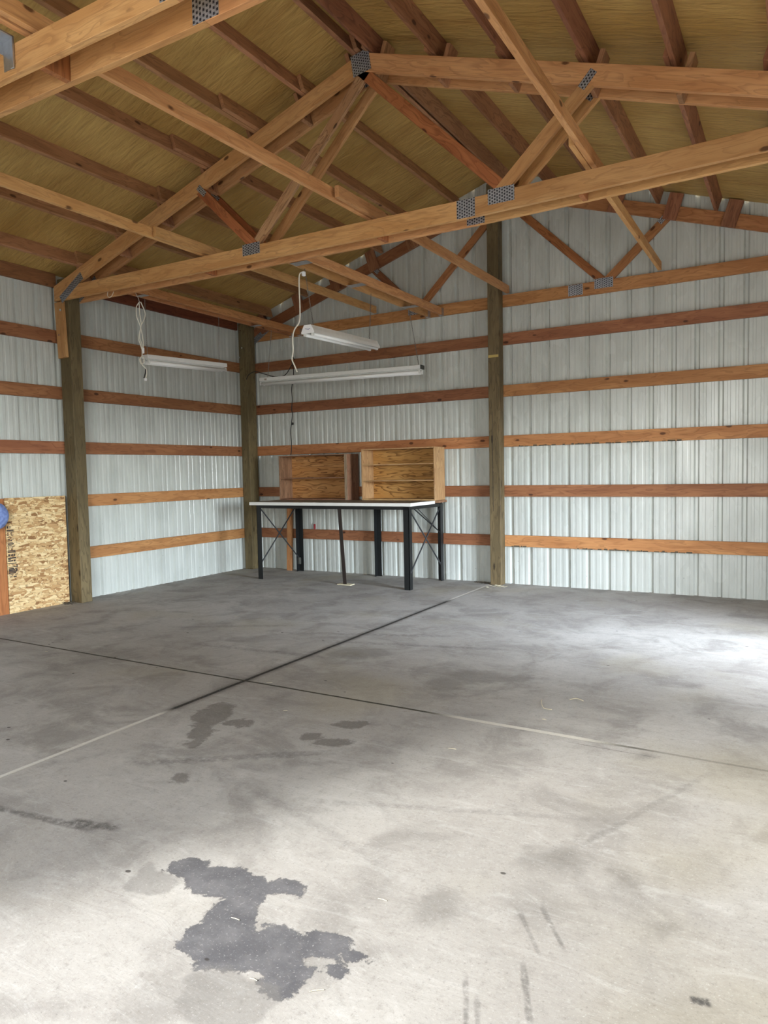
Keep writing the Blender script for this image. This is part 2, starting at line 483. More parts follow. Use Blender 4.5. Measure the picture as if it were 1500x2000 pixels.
def add_box(bm, x0, x1, y0, y1, z0, z1, M=None, bev=0.0):
    b = bmesh.new()
    vs = [b.verts.new((x, y, z)) for x in (x0, x1) for y in (y0, y1) for z in (z0, z1)]
    for f in ((0, 1, 3, 2), (4, 6, 7, 5), (0, 4, 5, 1), (2, 3, 7, 6), (0, 2, 6, 4), (1, 5, 7, 3)):
        b.faces.new([vs[i] for i in f])
    bmesh.ops.recalc_face_normals(b, faces=b.faces)
    if bev:
        bmesh.ops.bevel(b, geom=list(b.edges), offset=bev, segments=1, affect='EDGES')
    if M is not None:
        b.transform(M)
    me = bpy.data.meshes.new('t')
    b.to_mesh(me)
    b.free()
    bm.from_mesh(me)
    bpy.data.meshes.remove(me)

def box(name, x0, x1, y0, y1, z0, z1, mat, parent=None, bev=.0015):
    """axis-aligned box; its local x axis runs along the longest side so that grain follows it"""
    L = [x1-x0, y1-y0, z1-z0]
    k = L.index(max(L))
    c = Vector(((x0+x1)/2, (y0+y1)/2, (z0+z1)/2))
    if k == 0: R = Matrix.Identity(3); d = (L[0], L[1], L[2])
    elif k == 1: R = Matrix(((0, -1, 0), (1, 0, 0), (0, 0, 1))); d = (L[1], L[0], L[2])
    else: R = Matrix(((0, 0, -1), (0, 1, 0), (1, 0, 0))); d = (L[2], L[1], L[0])
    bm = bmesh.new()
    add_box(bm, -d[0]/2, d[0]/2, -d[1]/2, d[1]/2, -d[2]/2, d[2]/2, bev=bev)
    return link(name, bm, mat, parent, Matrix.Translation(c) @ R.to_4x4())

def board(name, p0, p1, w, t, up, mat, parent=None, bev=.002):
    """straight board between centre points; w along 'up', t across"""
    p0, p1, up = Vector(p0), Vector(p1), Vector(up)
    x = (p1-p0).normalized()
    z = (up-x*up.dot(x)).normalized()
    y = z.cross(x)
    M = Matrix((x, y, z)).transposed().to_4x4()
    M.translation = (p0+p1)/2
    L = (p1-p0).length
    bm = bmesh.new()
    add_box(bm, -L/2, L/2, -t/2, t/2, -w/2, w/2, bev=bev)
    return link(name, bm, mat, parent, M)

def prism(name, pts, y0, y1, ang, mat, parent=None, bev=.002):
    """polygon in the XZ plane extruded over y0..y1; local x turned by ang for the grain"""
    c = Vector((sum(p[0] for p in pts)/len(pts), (y0+y1)/2, sum(p[1] for p in pts)/len(pts)))
    ca, sa = math.cos(ang), math.sin(ang)
    R = Matrix(((ca, 0, -sa), (0, 1, 0), (sa, 0, ca))).to_4x4()
    M = Matrix.Translation(c) @ R
    Mi = M.inverted()
    bm = bmesh.new()
    a = [bm.verts.new(Mi @ Vector((p[0], y0, p[1]))) for p in pts]
    b = [bm.verts.new(Mi @ Vector((p[0], y1, p[1]))) for p in pts]
    bm.faces.new(a)
    bm.faces.new(list(reversed(b)))
    for i in range(len(pts)):
        j = (i+1) % len(pts)
        bm.faces.new((a[i], b[i], b[j], a[j]))
    bmesh.ops.recalc_face_normals(bm, faces=bm.faces)
    if bev:
        bmesh.ops.bevel(bm, geom=list(bm.edges), offset=bev, segments=1, affect='EDGES')
    return link(name, bm, mat, parent, M)

def tube_bm(bm, pts, r, seg=8, cap=True):
    pts = [Vector(p) for p in pts]
    rings = []
    prev = None
    for i, p in enumerate(pts):
        d = (pts[min(i+1, len(pts)-1)]-pts[max(i-1, 0)]).normalized()
        if prev is None:
            a = Vector((0, 0, 1)) if abs(d.z) < .9 else Vector((1, 0, 0))
            u = d.cross(a).normalized()
        else:
            u = (prev-d*prev.dot(d)).normalized()
        prev = u
        v = d.cross(u)
        rr = r[i] if isinstance(r, (list, tuple)) else r
        rings.append([bm.verts.new(p+(u*math.cos(2*PI*k/seg)+v*math.sin(2*PI*k/seg))*rr) for k in range(seg)])
    for a, b in zip(rings, rings[1:]):
        for k in range(seg):
            bm.faces.new((a[k], a[(k+1) % seg], b[(k+1) % seg], b[k]))
    if cap:
        bm.faces.new(rings[0])
        bm.faces.new(list(reversed(rings[-1])))

def smooth_path(pts, n=6):
    pts = [Vector(p) for p in pts]
    out = []
    P = [pts[0]]+pts+[pts[-1]]
    for i in range(1, len(P)-2):
        for k in range(n):
            t = k/n
            a, b, c, d = P[i-1], P[i], P[i+1], P[i+2]
            out.append(.5*((2*b)+(c-a)*t+(2*a-5*b+4*c-d)*t*t+(3*b-3*c+d-a)*t**3))
    out.append(pts[-1])
    return out

def tube(name, pts, r, mat, parent=None, seg=8, n=6):
    bm = bmesh.new()
    tube_bm(bm, smooth_path(pts, n) if n else pts, r, seg)
    return link(name, bm, mat, parent, smooth=True)

def cyl(name, p0, p1, r, mat, parent=None, seg=16):
    bm = bmesh.new()
    tube_bm(bm, [p0, p1], r, seg)
    return link(name, bm, mat, parent)

# ------------------------------------------------------------------ setting: floor, yard, walls, ceiling
HL, HR, RIDGEX = 3.665, 3.61, 4.02
RZ = 4.945
def ceil_z(x):
    return HL+(RZ-HL)*x/RIDGEX if x < RIDGEX else RZ-(RZ-HR)*(x-RIDGEX)/(8.04-RIDGEX)

bm = bmesh.new()
add_box(bm, -.30, RX+.02, FY-.02, .30, -.12, 0)
tag(link('floor', bm, FLOOR), kind='structure')
bm = bmesh.new()
add_box(bm, -60, 70, -70, 60, -.30, -.125)
tag(link('ground', bm, GROUND), kind='structure')

def siding(name, a0, a1, off, pitch, plane, sign, top, mat, bottom=-.02):
    """ribbed steel sheet. plane 0: sheet at x=const running along y; plane 1: at y=const running along x.
    sign: outward direction of the ribs."""
    prof = [(a0, 0.0)]
    D, d = .026, (.0028 if plane else .0034)
    k = math.floor((a0-off)/pitch)-1
    while off+k*pitch < a1+pitch:
        c = off+k*pitch
        for (o, h) in ((-.029, 0), (-.013, D), (.013, D), (.029, 0)):
            prof.append((c+o, h))
        for f in (1/3, 2/3):
            m = c+pitch*f
            for (o, h) in ((-.017, 0), (-.011, d), (.011, d), (.017, 0)):
                prof.append((m+o, h))
        k += 1
    prof = [q for q in prof if a0 <= q[0] <= a1]
    prof = sorted(set(prof))+[(a1, 0.0)]
    bm = bmesh.new()
    rows = []
    for (a, h) in prof:
        z1 = top(a)
        p = (plane_pos(plane, name)+sign*h)
        if plane == 0:
            lo, hi = (p, a, bottom), (p, a, z1)
        else:
            lo, hi = (a, p, bottom), (a, p, z1)
        rows.append((bm.verts.new(lo), bm.verts.new(hi)))
    for r0, r1 in zip(rows, rows[1:]):
        bm.faces.new((r0[0], r1[0], r1[1], r0[1]))
    o = link(name, bm, mat)
    # real sheet thickness
    md = o.modifiers.new('sheet', 'SOLIDIFY')
    md.thickness = .0012
    md.offset = 0
    return tag(o, kind='structure')
PLN = {'wall_back': .0395, 'wall_left': -.0395}
def plane_pos(pl, name):
    return PLN[name]
siding('wall_back', -.06, RX+.03, .400, .2309, 1, 1, lambda x: ceil_z(max(0, min(8.04, x)))+.035, SIDX)
siding('wall_left', FY, .06, -.172, .2286, 0, -1, lambda y: 3.69, SIDY)

def wallpanel(name, parts, mat):
    bm = bmesh.new()
    for b in parts:
        add_box(bm, *b)
    return tag(link(name, bm, mat), kind='structure')
wallpanel('wall_right', [(RX, RX+.03, FY, SY0, -.02, 3.7), (RX, RX+.03, SY1, .06, -.02, 3.7), (RX, RX+.03, SY0, SY1, SZ, 3.7)], SIDY)
wallpanel('wall_front', [(-.05, DX0, FY-.03, FY, -.02, 3.62), (DX1, RX+.03, FY-.03, FY, -.02, 3.62), (DX0, DX1, FY-.03, FY, DZ, 3.62)], SIDX)
bm = bmesh.new()
a = [bm.verts.new(v) for v in ((-.05, FY, 3.62), (RX+.03, FY, 3.62), (RIDGEX, FY, 5.0))]
b = [bm.verts.new(v.co+Vector((0, -.03, 0))) for v in a]
bm.faces.new(a); bm.faces.new(b[::-1])
for i in range(3):
    bm.faces.new((a[i], b[i], b[(i+1) % 3], a[(i+1) % 3]))
tag(link('wall_gable_front', bm, SIDX), kind='structure')
def trimset(name, x0, x1, y0, y1, z1, ax):
    t = .09
    bm = bmesh.new()
    if ax == 'y':
        add_box(bm, RX-.04, RX+.05, y0-t, y0, 0, z1+t); add_box(bm, RX-.04, RX+.05, y1, y1+t, 0, z1+t); add_box(bm, RX-.04, RX+.05, y0, y1, z1, z1+t)
    else:
        add_box(bm, x0-t, x0, FY-.05, FY+.04, 0, z1+t); add_box(bm, x1, x1+t, FY-.05, FY+.04, 0, z1+t); add_box(bm, x0, x1, FY-.05, FY+.04, z1, z1+t)
    tag(link(name, bm, GIRTL), kind='structure')
trimset('trim_1', 0, 0, SY0, SY1, SZ, 'y')
trimset('trim_2', DX0, DX1, 0, 0, DZ, 'x')

def make_ceiling():
    bm = bmesh.new()
    th = .05
    def slab(x0, z0, x1, z1):
        nx = 40; ny = 60
        g = [[None]*(ny+1) for _ in range(nx+1)]
        for i in range(nx+1):
            for j in range(ny+1):
                x = x0+(x1-x0)*i/nx
                y = FY-.2+(.045-FY+.2)*j/ny
                g[i][j] = bm.verts.new((x, y, z0+(z1-z0)*i/nx))
        for i in range(nx):
            for j in range(ny):
                bm.faces.new((g[i][j], g[i+1][j], g[i+1][j+1], g[i][j+1]))
    sl = (RZ-HL)/RIDGEX
    sr = (RZ-HR)/(8.04-RIDGEX)
    slab(-.12, HL-.12*sl, RIDGEX, RZ)
    slab(RIDGEX, RZ, 8.2, HR-.16*sr)
    bmesh.ops.remove_doubles(bm, verts=bm.verts, dist=.0005)
    o = link('ceiling', bm, CEIL)
    md = o.modifiers.new('thick', 'SOLIDIFY')
    md.thickness = .06
    md.offset = 1
    for f in o.data.polygons:
        if f.normal.z < 0: pass
    return tag(o, kind='structure')
ceil_o = make_ceiling()
# insulation thickness must grow upwards
if ceil_o.data.polygons[0].normal.z < 0:
    ceil_o.modifiers['thick'].offset = -1

# ------------------------------------------------------------------ posts
def post(x0, x1, y0, y1, z1, label, base=0.0):
    o = box('wooden_post', x0, x1, y0, y1, base, z1, POST, bev=.004)
    return tag(o, label, 'post')
pl = post(0.004, .19, -3.13, -2.99, 3.60, 'weathered grey-brown square post on the left wall, just right of the strand board')
pc = post(0.004, .15, -.19, -.004, 3.60, 'weathered square post standing in the back left corner')
pm = post(3.88, 4.02, -.144, -.004, 4.78, 'tall weathered post in the middle of the back wall, cracked down its front')
YB = -.145
box('crack', 3.924, 3.9285, YB-.0005, YB+.003, .9, 2.1, INK, pm, bev=0)['label'] = 'dark lengthwise crack'
s_ = box('scuff', 3.885, 4.012, YB-.0007, YB+.002, 2.745, 2.775, YEL, pm, bev=0)
s_['label'] = 'yellow scuff band'
for (x, y, z, pr, nx) in ((.021, -.191, 3.116, pc, 0), (.071, -.191, 3.252, pc, 0), (.049, -.191, 3.50, pc, 0)):
    c = cyl('bolt', (x, y-.008, z), (x, y+.004, z), .013, BOLT, pr, 6)
    c['label'] = 'shiny hex bolt head'

# ------------------------------------------------------------------ girts
GZ = [(.465, .600), (1.0735, 1.2085), (1.6795, 1.8145), (2.286, 2.421), (2.9045, 3.0395)]
ORD = ['lowest', 'second lowest', 'third', 'fourth', 'topmost']
def girt(p0, p1, z, i, wallname, seg, mat, group):
    z0, z1 = GZ[i]
    m = (z0+z1)/2
    h = .137
    o = board('wall_girt', (*p0, m+z[0]), (*p1, m+z[1]), h, .036, (0, 0, 1), mat)
    return tag(o, f'{ORD[i]} brown girt on the {wallname}, {seg}', 'girt', group)
gm_L = [GIRTL, GIRTL, GIRT, GIRT, GIRT]
gm_C = [GIRT, GIRT, GIRTL, GIRT, GIRT]
gm_R = [GIRTL, GIRT, GIRTL, GIRTL, GIRT]
for i in range(5):
    if i >= 2:
        girt((-.019, -5.95), (-.019, -3.12), (0, 0), i, 'left wall', 'left of the side post', GIRT, 'left wall girts beyond the side post')
    girt((-.019, -2.995), (-.019, -.02), (0, 0), i, 'left wall', 'between the side post and the corner post', gm_L[i], 'left wall girts by the corner')
    girt((.0, .019), (3.94, .019), ((.0, .0)), i, 'back wall', 'between the corner post and the middle post', gm_C[i], 'back wall girts left of the middle post')
    girt((3.945, .019), (8.03, .019), ((0, 0)), i, 'back wall', 'right of the middle post', gm_R[i], 'back wall girts right of the middle post')
for (y0, y1, lab) in ((-5.95, -3.14, 'red-brown eave beam atop the left wall, left of the side post'), (-2.98, -.2, 'dark red eave beam atop the left wall, right of the side post')):
    tag(board('eave_beam', (-.019, y0, 3.585), (-.019, y1, 3.585), .15, .036, (0, 0, 1), GIRT if y1 < -3 else GIRTD), lab, 'beam')

# ------------------------------------------------------------------ trusses
def isect(p, d, q, e):
    """line p+t d with line q+s e (2D)"""
    det = d[0]*(-e[1])+e[0]*d[1]
    t = ((q[0]-p[0])*(-e[1])+e[0]*(q[1]-p[1]))/det
    return (p[0]+t*d[0], p[1]+t*d[1])

def plate(cx, cz, w, h, y, parent, ang=0.0, front=-1):
    ca, sa = math.cos(ang), math.sin(ang)
    M = Matrix.Translation((cx, y, cz)) @ Matrix(((ca, 0, -sa), (0, 1, 0), (sa, 0, ca))).to_4x4()
    bm = bmesh.new()
    add_box(bm, -w/2, w/2, -.0015, .0015, -h/2, h/2)
    return link('nail_plate', bm, PLATE, parent, M)

def ply(parent, y0, y1, left, right, bots, mats, plates=True, sides='f', pl_extra=()):
    """one layer of a truss. left/right: top lines of the top chords (z at x=0 / slope)"""
    zl, sl = left
    zr, sr = right            # z at ridge, slope
    T = .14
    ny = [0]
    al = math.atan(sl); ar = math.atan(sr)
    vl = T/math.cos(al); vr = T/math.cos(ar)
    top_l = lambda x: zl+sl*x
    top_r = lambda x: zr+sr*(x-RIDGEX)
    zrg = zl+sl*RIDGEX
    # bottom chord (bots: list of (x0,z0,x1,z1) bottoms)
    for (x0, a0, x1, a1) in bots:
        pts = [(x0, a0), (x1, a1)]
        # top line clipped by top chords' underside at the heels
        tl = lambda x: a0+(a1-a0)*(x-x0)/(x1-x0)+T
        if x0 <= .05:
            xi = (top_l(0)-vl-tl(0))/((a1-a0)/(x1-x0)-sl)
            q = isect((0, top_l(0)-vl), (1, sl), (0, tl(0)), (1, (a1-a0)/(x1-x0)))
            xi = q[0]
            pts += [(x1, tl(x1)), (xi, tl(xi)), (x0, max(a0+.01, top_l(x0)-vl+.0))]
        elif x1 >= 7.9:
            q = isect((RIDGEX, zr-vr), (1, sr), (x0, tl(x0)), (1, (a1-a0)/(x1-x0)))
            pts += [(x1, max(a1+.01, top_r(x1)-vr)), (q[0], tl(q[0])), (x0, tl(x0))]
        else:
            pts += [(x1, tl(x1)), (x0, tl(x0))]
        prism('bottom_chord', pts, y0, y1, math.atan((a1-a0)/(x1-x0)), mats['bottom'], parent)
    prism('top_chord', [(.0, top_l(0)-vl), (RIDGEX, zrg-vl), (RIDGEX, zrg), (0, top_l(0))], y0, y1, al, mats['top'], parent)
    prism('top_chord', [(RIDGEX, zr-vr), (8.04, top_r(8.04)-vr), (8.04, top_r(8.04)), (RIDGEX, zr)], y0, y1, ar, mats['topr'], parent)
    # webs
    b = bots[0]
    sb = (bots[0][3]-bots[0][1])/(bots[0][2]-bots[0][0])
    def bl(x):
        for (x0, a0, x1, a1) in bots:
            if x0-.01 <= x <= x1+.01:
                return a0+(a1-a0)*(x-x0)/(x1-x0)+T
        return a1+T
    def web(p0, p1, mat, e):
        # p0 upper (under a top chord), p1 lower (on the bottom chord)
        d = (p1[0]-p0[0], p1[1]-p0[1])
        L = math.hypot(*d)
        n = (-d[1]/L*.0445, d[0]/L*.0445)
        lt = ((0, top_l(0)-vl), (1, sl)) if p0[0] < RIDGEX else ((RIDGEX, zr-vr), (1, sr))
        lb = ((p1[0], bl(p1[0])), (1, (bl(p1[0]+.2)-bl(p1[0]-.2))/.4))
        A = [isect((p0[0]+k*n[0], p0[1]+k*n[1]), d, *lt) for k in (1, -1)]
        B = [isect((p0[0]+k*n[0], p0[1]+k*n[1]), d, *lb) for k in (-1, 1)]
        return prism('web', A+B, y0+.0012*e, y1-.0012*e, math.atan2(d[1], d[0]), mat, parent)
    web((2.258, 4.044), (2.812, 3.513), mats['w1'], 1)
    web((3.953, 4.514), (2.92, 3.516), mats['w2'], 2)
    web((4.125, 4.545), (5.197, 3.494), mats['w3'], 2)
    web((5.832, 4.022), (5.256, 3.499), mats['w4'], 1)
    yf = y0-.0015
    P = [(2.83, bl(2.83)-.028, .20, .10, 0), (RIDGEX+.01, zr-.085, .17, .17, .15), (5.21, bl(5.21)-.03, .205, .11, 0), (2.25, 4.07, .055, .12, .78), (5.84, 4.055, .055, .13, -.75), (.30, 3.46, .42, .085, .52)]
    for (x, z, w, h, a_) in P:
        plate(x, z, w, h, yf, parent, a_)
    return bl

LT, RT = (3.516, .3144), (4.787, -.3418)
MB = [(0.0, 3.352, 4.93, 3.303), (4.93, 3.303, 8.04, 3.335)]
def m4(w1=REDWOOD, w2=WEATH, w3=REDWOOD, w4=TRUSS, top=TRUSS, topr=TRUSS, bottom=TRUSS):
    return dict(w1=w1, w2=w2, w3=w3, w4=w4, top=top, topr=topr, bottom=bottom)
PX_L = [.43, 1.07, 1.70, 2.30, 2.88, 3.42, 3.95]
PX_R = [4.145, 4.70, 5.27, 5.845, 6.41, 6.98]
BRX = [(2.215, 'B'), (4.06, 'A'), (5.83, 'C')]

def double_truss(yn, label, dz=0.0):
    t = empty('roof_truss', (0, yn+.11, 3.3), label=label, cat='truss', group='doubled roof trusses')
    for (y0, y1) in ((yn, yn+.038), (yn+.178, yn+.216)):
        near = y0 == yn
        bl = ply(t, y0, y1, (LT[0]+dz, LT[1]), (RT[0]+dz, RT[1]), [(a, b+dz, c, d+dz) for a, b, c, d in MB],
            m4(w2=WEATH if near else TRUSS))
        plate(4.93 if near else 4.935, MB[0][3]+dz+.071, .148, .135, y0-.0015, t)
    yb0, yb1 = yn+.039, yn+.177
    # purlin cleats held between the two layers
    al, ar = math.atan(LT[1]), math.atan(RT[1])
    for x in PX_L:
        z = LT[0]+dz+LT[1]*x
        n = Vector((-math.sin(al), 0, math.cos(al)))
        c = Vector((x-.058*math.cos(al), (yb0+yb1)/2, z-.058*math.sin(al)))
        board('purlin_cleat', c-n*.15, c+n*.11, .036, yb1-yb0, (math.cos(al), 0, math.sin(al)), PURL, t)
    for x in PX_R:
        z = RT[0]+dz+RT[1]*(x-RIDGEX)
        n = Vector((-math.sin(ar), 0, math.cos(ar)))
        c = Vector((x+.058*math.cos(ar), (yb0+yb1)/2, z+.058*math.sin(ar)))
        board('purlin_cleat', c-n*.15, c+n*.11, .036, yb1-yb0, (math.cos(ar), 0, math.sin(ar)), PURL, t)
    # spacer blocks standing in the bottom chord
    for x in ((2.23, 4.14, 5.78) if dz == 0 else (4.03, 2.2, 5.86)):
        z = bl(x)-.14
        board('spacer_block', (x, (yb0+yb1)/2, z-.004), (x, (yb0+yb1)/2, z+.136), .036, yb1-yb0, (1, 0, 0), REDWOOD, t)
    return t
t2 = double_truss(-3.17, 'doubled orange timber truss resting on the left side post, nearest one seen whole')
t3 = double_truss(-6.07, 'doubled truss overhead at the top left edge, only its bottom chords in view', .02)
# gable truss in the back wall
t1 = empty('roof_truss', (0, .02, 3.35), label='single-layer timber truss fixed flat against the back gable wall', cat='truss')
bl1 = ply(t1, .001, .037, (3.51, .318), (4.787, -.326), [(0.0, 3.355, 4.85, 3.355), (4.85, 3.355, 8.04, 3.355)],
          m4(w2=GIRTL, w1=GIRT, w3=REDWOOD, w4=GIRTL, top=GIRT, topr=GIRTL, bottom=GIRTL))
plate(4.895, 3.43, .165, .12, -.0015, t1)
for x in PX_L[:-1]:
    a_ = math.atan(.318)
    z = 3.51+.318*x
    n = Vector((-math.sin(a_), 0, math.cos(a_))); e = Vector((math.cos(a_), 0, math.sin(a_)))
    c = Vector((x, -.019, z))-e*.10
    board('purlin_cleat', c-n*.15, c+n*.12, .14, .036, e, PURLR, t1)
for x in PX_R[1:]:
    a_ = math.atan(-.326)
    z = 4.787-.326*(x-RIDGEX)
    n = Vector((-math.sin(a_), 0, math.cos(a_))); e = Vector((math.cos(a_), 0, math.sin(a_)))
    c = Vector((x, -.019, z))+e*.10
    board('purlin_cleat', c-n*.15, c+n*.12, .14, .036, e, PURLR, t1)

# heel block bolted under the truss on the side post
hb = board('support_block', (.09, -3.151, 2.73), (.062, -3.151, 3.34), .135, .036, (1, 0, 0), TRUSS)
tag(hb, 'short upright block bolted to the left side post under the truss heel', 'block')
for (x, z) in ((.112, 3.245), (.066, 2.98)):
    c = cyl('bolt', (x, -3.184, z), (x, -3.166, z), .014, BOLT, hb, 6)
    c['label'] = 'shiny bolt head'

# ------------------------------------------------------------------ purlins
def purlin(x, side, y0, y1, dx, label, group, mat):
    sl = (RZ-HL)/RIDGEX if side == 'L' else -(RZ-HR)/(8.04-RIDGEX)
    a_ = math.atan(sl)
    n = Vector((-math.sin(a_), 0, math.cos(a_)))
    x += dx
    zc = ceil_z(x)
    p = Vector((x, 0, zc))-n*.0705
    o = board('roof_purlin', (p.x, y0, p.z), (p.x, y1, p.z), .139, .037, n, mat)
    return tag(o, label, 'purlin', group)
NL = ['brown first purlin up from the left eave', 'brown second purlin up from the left eave', 'brown third purlin up from the left eave', 'brown fourth purlin up from the left eave', 'brown fifth purlin up from the left eave', 'brown sixth purlin up from the left eave', 'brown ridge purlin on the left slope']
NR = ['brown ridge purlin on the right slope', 'brown first purlin down from the ridge, right slope', 'brown second purlin down from the ridge, right slope', 'brown third purlin down from the ridge, right slope', 'brown fourth purlin down from the ridge, right slope', 'brown fifth purlin down from the ridge, right slope']
for i, x in enumerate(PX_L):
    purlin(x, 'L', -3.60 if i in (3, 4) else -3.22, -.002, .019, NL[i]+', far bay', 'left slope purlins of the far bay', PURL)
    purlin(x, 'L', -6.35, -2.93, -.019, NL[i]+', near bay', 'left slope purlins of the near bay', PURL)
for i, x in enumerate(PX_R):
    purlin(x, 'R', -3.22, -.002, -.019, NR[i]+', far bay', 'right slope purlins of the far bay', PURLR if i else PURL)
    purlin(x, 'R', -6.35, -2.93, .019, NR[i]+', near bay', 'right slope purlins of the near bay', PURLR)

# ------------------------------------------------------------------ long braces lying on the bottom chords
def brace(p0, p1, label, mat=TRUSS):
    o = board('truss_brace', p0, p1, .088, .037, (0, 0, 1), mat)
    return tag(o, label, 'brace', 'long braces lying on the truss bottom chords')
zt3, zt2, zt1 = 3.498, 3.478, 3.52
H = .046
brace((4.000, -8.6, zt3+H), (4.000, -5.85, zt3+H), 'lengthwise brace over the top left truss, in its upper left corner')
brace((3.935, -6.55, zt3+H), (4.035, -2.85, zt2+H+.005), 'long brace from the top left down to the whole truss, aimed at the middle post')
brace((4.073, -3.63, zt2+H+.01), (4.093, -.02, zt1+H-.02), 'long brace from the whole truss to the top of the middle post')
brace((2.180, -6.3, zt3+H), (2.21, -2.85, zt2+H+.005), 'long brace at far left, from the left picture edge to the whole truss')
brace((2.249, -3.76, zt2+H+.01), (2.254, -.03, zt1+H-.02), 'brace left of the shop lights, from the whole truss to the gable truss')
brace((5.862, -6.3, zt3+H), (5.866, -2.85, zt2+H+.005), 'steep brace crossing the right half of the whole truss from the top edge')
brace((5.822, -3.51, zt2+H+.01), (5.806, -.03, zt1+H-.02), 'brace right of the middle post, ending on the gable truss chord')

# ------------------------------------------------------------------ hanging rails for the shop lights
def rail_pair(xs, label):
    t = empty('light_rail', (sum(xs[0])/2, -2.95, 3.4), label=label, cat='rail', group='paired rails that carry the shop lights')
    for (xn, xf) in zip(*xs):
        board('rail_board', (xn, -2.945, 3.392), (xf, -.052, 3.40), .088, .036, (0, 0, 1), TRUSS if xn > 2 else GIRTL, t)
        h = bmesh.new()
        add_box(h, xf-.021, xf+.021, -.06, -.002, 3.35, 3.354)
        add_box(h, xf-.023, xf-.019, -.06, -.002, 3.35, 3.44)
        add_box(h, xf+.019, xf+.023, -.06, -.002, 3.35, 3.44)
        link('hanger', h, GALV, t)
    (a, b), (c, d) = xs
    for f in ((.02, .36, .78) if a > 2 else (.02, .70)):
        y = -2.93+2.8*f
        xa, xb = a+(c-a)*f, b+(d-b)*f
        board('tie_plate', (xa, y+.06, 3.3475), (xb, y+.06, 3.3475), .10 if a > 2 else .07, .002, (0, 1, 0), GALV, t)
    return t
rr = rail_pair(((3.025, 3.215), (3.025, 3.215)), 'pair of parallel orange boards under the roof above the middle shop light')
rl = rail_pair(((.93, 1.06), (.855, 1.005)), 'pair of parallel brown boards under the roof near the left wall')

# ------------------------------------------------------------------ fluorescent fixtures
def strip(name, p0, p1, style, label, tubes, y_up=(0, 0, 1)):
    p0, p1 = Vector(p0), Vector(p1)
    x = (p1-p0).normalized()
    up = Vector((0, 0, 1))
    z = (up-x*up.dot(x)).normalized()
    y = z.cross(x)
    M = Matrix((x, y, z)).transposed().to_4x4()
    M.translation = p0
    L = (p1-p0).length
    t = bpy.data.objects.new(name, None)
    COL.objects.link(t)
    t.matrix_world = M
    tag(t, label, 'light fixture')
    def part(nm, bm, mat, smooth=False):
        return link(nm, bm, mat, t, M, smooth)
    if style == 'shop':                       # winged shop light
        prof = [(-.075, -.035), (-.062, .0), (-.038, .042), (.038, .042), (.062, 0), (.075, -.035)]
        bm = bmesh.new()
        a = [bm.verts.new((0.004, p[0], p[1])) for p in prof]
        b = [bm.verts.new((L-.004, p[0], p[1])) for p in prof]
        for i in range(len(prof)-1):
            bm.faces.new((a[i], b[i], b[i+1], a[i+1]))
        o = part('reflector', bm, WHITE)
        md = o.modifiers.new('s', 'SOLIDIFY'); md.thickness = .002; md.offset = 1
        bm = bmesh.new()
        add_box(bm, .01, L-.01, -.03, .03, .008, .038)
        part('ballast_cover', bm, WHITE)
        for xx in (0, L-.003):
            bm = bmesh.new()
            pr = [(-.072, -.036), (-.074, -.02), (-.04, .044), (.04, .044), (.074, -.02), (.072, -.036)]
            a = [bm.verts.new((xx, p[0], p[1])) for p in pr]
            b = [bm.verts.new((xx+.003, p[0], p[1])) for p in pr]
            bm.faces.new(a[::-1]); bm.faces.new(b)
            for i in range(len(pr)):
                bm.faces.new((a[i], b[i], b[(i+1) % 6], a[(i+1) % 6]))
            e = part('end_plate', bm, WHITEB)
            if xx == 0:
                bm = bmesh.new()
                for k, (u, v, s) in enumerate(((-.030, .006, .004), (-.022, .004, .003), (-.013, .003, .004), (-.004, .004, .003), (.005, .006, .004), (.014, .008, .003), (.022, .009, .003))):
                    add_box(bm, -.0008, 0, u, u+.006, v-s, v+s*.6)
                g = link('printed_mark', bm, simple('blue_print', (.08, .07, .3), .5), e, M)
    else:                                    # bare batten
        w = .05
        bm = bmesh.new()
        add_box(bm, 0, L, -w, w, .0, .045, bev=.003)
        part('housing', bm, WHITE)
        bm = bmesh.new()
        add_box(bm, .02, L-.02, -.016, .016, -.012, 0, bev=.002)
        part('ballast_cover', bm, WHITE)
        if style == 'long':
            bm = bmesh.new()
            add_box(bm, L, L+.004, -w, w, -.002, .047)
            o = part('end_plate', bm, DGREY)
            o['label'] = 'dark grey end plate'
            bm = bmesh.new()
            add_box(bm, .09, .13, -w-.001, -w+.001, .008, .03)
            part('sticker', bm, simple('tan_sticker', (.35, .28, .22), .6))
    for ty in tubes:
        bm = bmesh.new()
        tz = -.040 if style == 'shop' else -.038
        tube_bm(bm, [(.03, ty, tz), (L-.03, ty, tz)], .019, 16)
        part('tube', bm, TUBE, True)
        for xx in (.012, L-.026):
            bm = bmesh.new()
            add_box(bm, xx, xx+.014, ty-.014, ty+.014, tz-.018, tz+.03, bev=.002)
            part('lamp_holder', bm, WHITE)
    return t, M, L

f2, M2, L2 = strip('shop_light', (3.115, -2.735, 2.755), (3.10, -1.50, 2.785), 'shop', 'white winged two-tube shop light hanging nearest the room centre, cord looped round its end', (-.045, .045))
f1, M1, L1 = strip('shop_light', (.93, -2.755, 2.69), (.955, -1.535, 2.735), 'batten', 'white strip light with tubes hanging by the left wall, bundled white cord at its end', (-.036, .036))
f3, M3, L3 = strip('shop_light', (.775, -.62, 2.665), (3.235, -.62, 2.615), 'long', 'long white tube strip light hanging along the back wall above the workbench', (-.036, .036))

